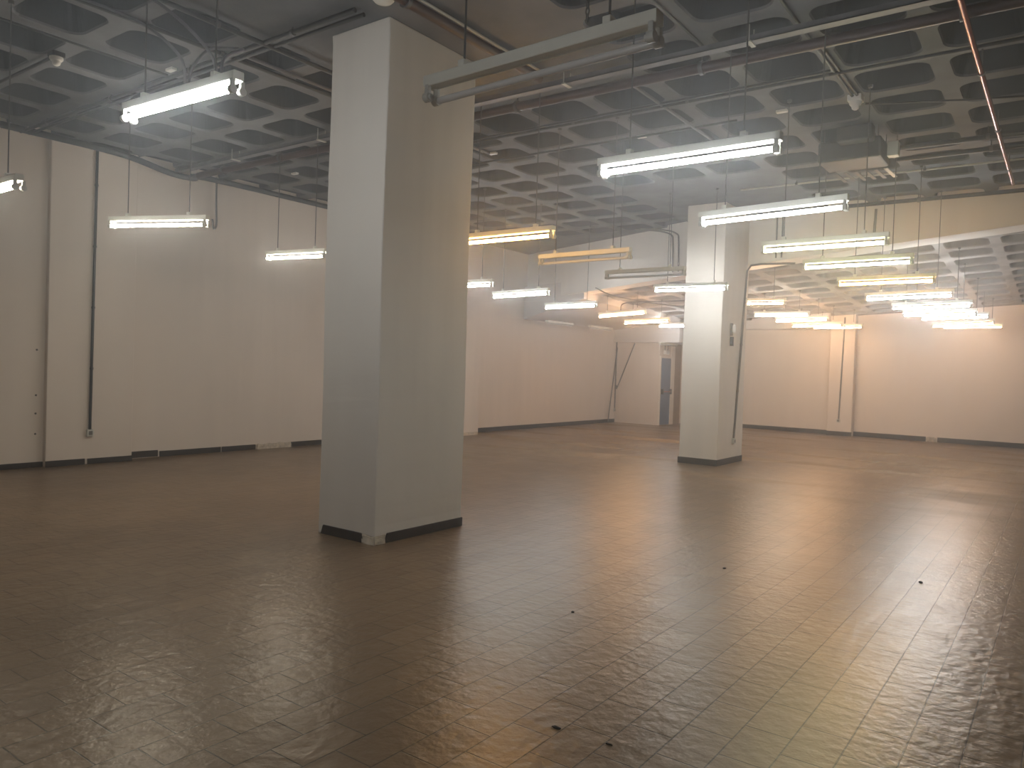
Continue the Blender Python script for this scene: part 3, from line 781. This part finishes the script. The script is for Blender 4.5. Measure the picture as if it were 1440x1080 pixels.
# dark hanging unit with a row of slats under it
t = thing('ceiling_unit', 'dark box unit hanging from the ceiling with slats below, upper right', 'ceiling unit', (-2.2,9.85,4.17))
bm = NB(); box(bm, -0.36, 0.34, -0.25, 0.30, 0.0, 0.24, 0.025); obj('unit_casing', bm, M['unit'], t)
bm = NB(); box(bm, -0.10, 0.28, -0.45, -0.27, 0.16, 0.34, 0.02); obj('fan_box', bm, M['unit'], t)
for sx, sy in ((-0.30,-0.2),(0.30,-0.2),(-0.30,0.25),(0.30,0.25)):
    bm = NB(); tube(bm, [(sx,sy,0.22),(sx,sy,0.378)], 0.007, 6); obj('hanging_rod', bm, M['rod'], t)
for k in range(6):
    x = -0.30+0.115*k
    bm = NB(); hexa(bm, [(x,0.30,-0.02),(x+0.045,0.30,-0.02),(x+0.10,0.62,-0.06),(x+0.055,0.62,-0.06)], [(x,0.30,-0.008),(x+0.045,0.30,-0.008),(x+0.10,0.62,-0.048),(x+0.055,0.62,-0.048)], 0.002)
    o = obj('slat', bm, M['tray'] if k != 5 else M['palecon'], t)
bm = NB(); box(bm, 0.36, 0.48, 0.0, 0.12, 0.05, 0.22, 0.01); obj('valve_box', bm, M['holder'], t)

# ------------------------------------------------------------------ blue door
t = thing('door_1', 'narrow blue door with a red push bar on the side of the far corner', 'door', (-10.0,21.62,0), kind='structure')
bm = NB(); box(bm, 0.0, 0.035, -0.36, 0.34, 0.01, 2.04, 0.004); d = obj('door_leaf', bm, M['blue'], t)
bm = NB(); box(bm, 0.0, 0.05, -0.41, -0.36, 0, 2.10, 0.004); box(bm, 0.0, 0.05, 0.34, 0.60, 0, 2.46, 0.004); box(bm, 0.0, 0.05, -0.36, 0.34, 2.045, 2.10, 0.004); obj('door_frame', bm, M['frame'], t)
bm = NB(); tube(bm, [(0.09,-0.30,1.02),(0.09,0.28,1.02)], 0.016, 8); obj('push_bar', bm, M['redbar'], d, True)
for y in (-0.30, 0.28):
    bm = NB(); box(bm, 0.034, 0.11, y-0.03, y+0.03, 0.94, 1.10, 0.006); obj('bar_bracket', bm, M['handle'], d)
bm = NB(); box(bm, -9.998, -9.965, 22.24, 22.72, 0.0, 2.5, 0.004)
tag(obj('brown_board', bm, M['wood']), 'brown upright board right of the blue door frame', 'board')
t = thing('emergency_lamp', 'small white emergency lamp above the blue door', 'lamp', (-10.0,21.62,2.16))
bm = NB(); box(bm, 0, 0.05, -0.16, 0.16, 0.0, 0.12, 0.01); obj('lamp_body', bm, M['plastic'], t)
bm = NB(); box(bm, 0.05, 0.075, -0.13, 0.13, 0.015, 0.105, 0.01); obj('lamp_cover', bm, M['lens'], t)
bm = NB(); tube(bm, [(0.02,0.1,0.12),(0.02,0.1,0.3)], 0.012, 6); tube(bm, [(0.02,-0.1,0.12),(0.02,-0.1,0.3)], 0.012, 6); obj('lamp_conduit', bm, M['tray'], t)

# two rods leaning in the far corner
def pole(a, b, label):
    bm = NB(); tube(bm, [a, b], 0.018, 8)
    tag(obj('leaning_pole', bm, M['rod'], None, True), label, 'pole', 'poles leaning in the far corner')
pole((XL+0.14,20.60,0.0), (XL+0.085,21.15,2.33), 'dark pole leaning from the floor into the far left corner')
pole((XL+0.15,21.10,1.08), (-10.82,21.16,2.47), 'dark rod slanting up right from the corner junction box')

# plugs left in the set-back wall and a scatter of grit
for z, lb in ((1.61,'dark wall plug hole at the left edge, topmost of four'), (0.99,'dark wall plug hole at the left edge, second from top of four'),
              (0.74,'dark wall plug hole at the left edge, third from top of four'), (0.46,'dark wall plug hole at the left edge, lowest of four')):
    bm = NB(); tube(bm, [(XL+0.115,4.58,z),(XL+0.124,4.58,z)], 0.014, 8)
    tag(obj('wall_plug', bm, M['pebble'], None, True), lb, 'wall plug', 'wall plugs at the left edge')
for i, (x, y, s, lb) in enumerate(((-2.21,6.05,0.014,'dark grit crumb on the floor between the two pillars\' reflections'), (-2.55,4.25,0.011,'dark grit crumb on the floor right of the near pillar'),
                 (-0.88,6.73,0.016,'dark grit crumb within the bright floor reflection at right'), (-1.76,2.83,0.010,'dark splinter lying on the floor at lower centre'), (-1.51,2.85,0.007,'dark splinter right of the one at lower centre'))):
    bm = NB(); bmesh.ops.create_icosphere(bm, subdivisions=2, radius=s)
    rr = random.Random(i)
    for v in bm.verts:
        v.co *= rr.uniform(0.75, 1.2); v.co.z = max(v.co.z*0.55, -s*0.3)
        if i >= 3: v.co.x *= 2.2
    zmin = min(v.co.z for v in bm.verts)
    o = obj('floor_grit', bm, M['pebble']); o.location = (x, y, -zmin)
    tag(o, lb, 'debris', 'grit crumbs on the floor')

# ------------------------------------------------------------------ dusty air
hz = bpy.data.materials.new('dusty_air'); hz.use_nodes = True
nt = hz.node_tree; nt.nodes.clear()
ou = nt.nodes.new('ShaderNodeOutputMaterial'); vsn = nt.nodes.new('ShaderNodeVolumeScatter')
vsn.inputs['Color'].default_value = (0.93, 0.97, 1.0, 1); vsn.inputs['Density'].default_value = HAZE; vsn.inputs['Anisotropy'].default_value = 0.75
nt.links.new(vsn.outputs[0], ou.inputs['Volume'])
bm = NB(); box(bm, XL-0.05, XR-0.02, Y0+0.02, Y1-0.02, 0.02, H+0.2)
tag(obj('haze', bm, hz), 'thin dusty haze hanging in the air around the lights', 'haze', kind='stuff')

# ------------------------------------------------------------------ camera, world, view
cam = bpy.data.cameras.new('camera'); co = bpy.data.objects.new('camera', cam); C.objects.link(co)
yaw, pit, rol = -0.630430, -0.0205506, 0.0335652
fw = Vector((math.sin(yaw)*math.cos(pit), math.cos(yaw)*math.cos(pit), math.sin(pit)))
r0 = Vector((math.cos(yaw), -math.sin(yaw), 0)); u0 = r0.cross(fw)
r = r0*math.cos(rol) + u0*math.sin(rol); u = -r0*math.sin(rol) + u0*math.cos(rol)
m = Matrix(((r.x,u.x,-fw.x,0),(r.y,u.y,-fw.y,0),(r.z,u.z,-fw.z,CAMZ),(0,0,0,1)))
co.matrix_world = m
cam.sensor_width = 36.0; cam.lens = 1072.876/1440*36.0
cam.clip_start = 0.05; cam.clip_end = 200
scn.camera = co

w = bpy.data.worlds.new('world'); scn.world = w; w.use_nodes = True
w.node_tree.nodes['Background'].inputs['Color'].default_value = (0.0, 0.0, 0.0, 1)
w.node_tree.nodes['Background'].inputs['Strength'].default_value = 0.0

vs = scn.view_settings
scn.display_settings.display_device = 'sRGB'
vs.view_transform = 'Standard'; vs.look = 'None'; vs.exposure = 0.38; vs.gamma = 1.0; vs.use_curve_mapping = False
scn.cycles.max_bounces = 8; scn.cycles.diffuse_bounces = 5; scn.cycles.glossy_bounces = 3
scn.cycles.sample_clamp_indirect = 6.0
scn.cycles.use_denoising = True
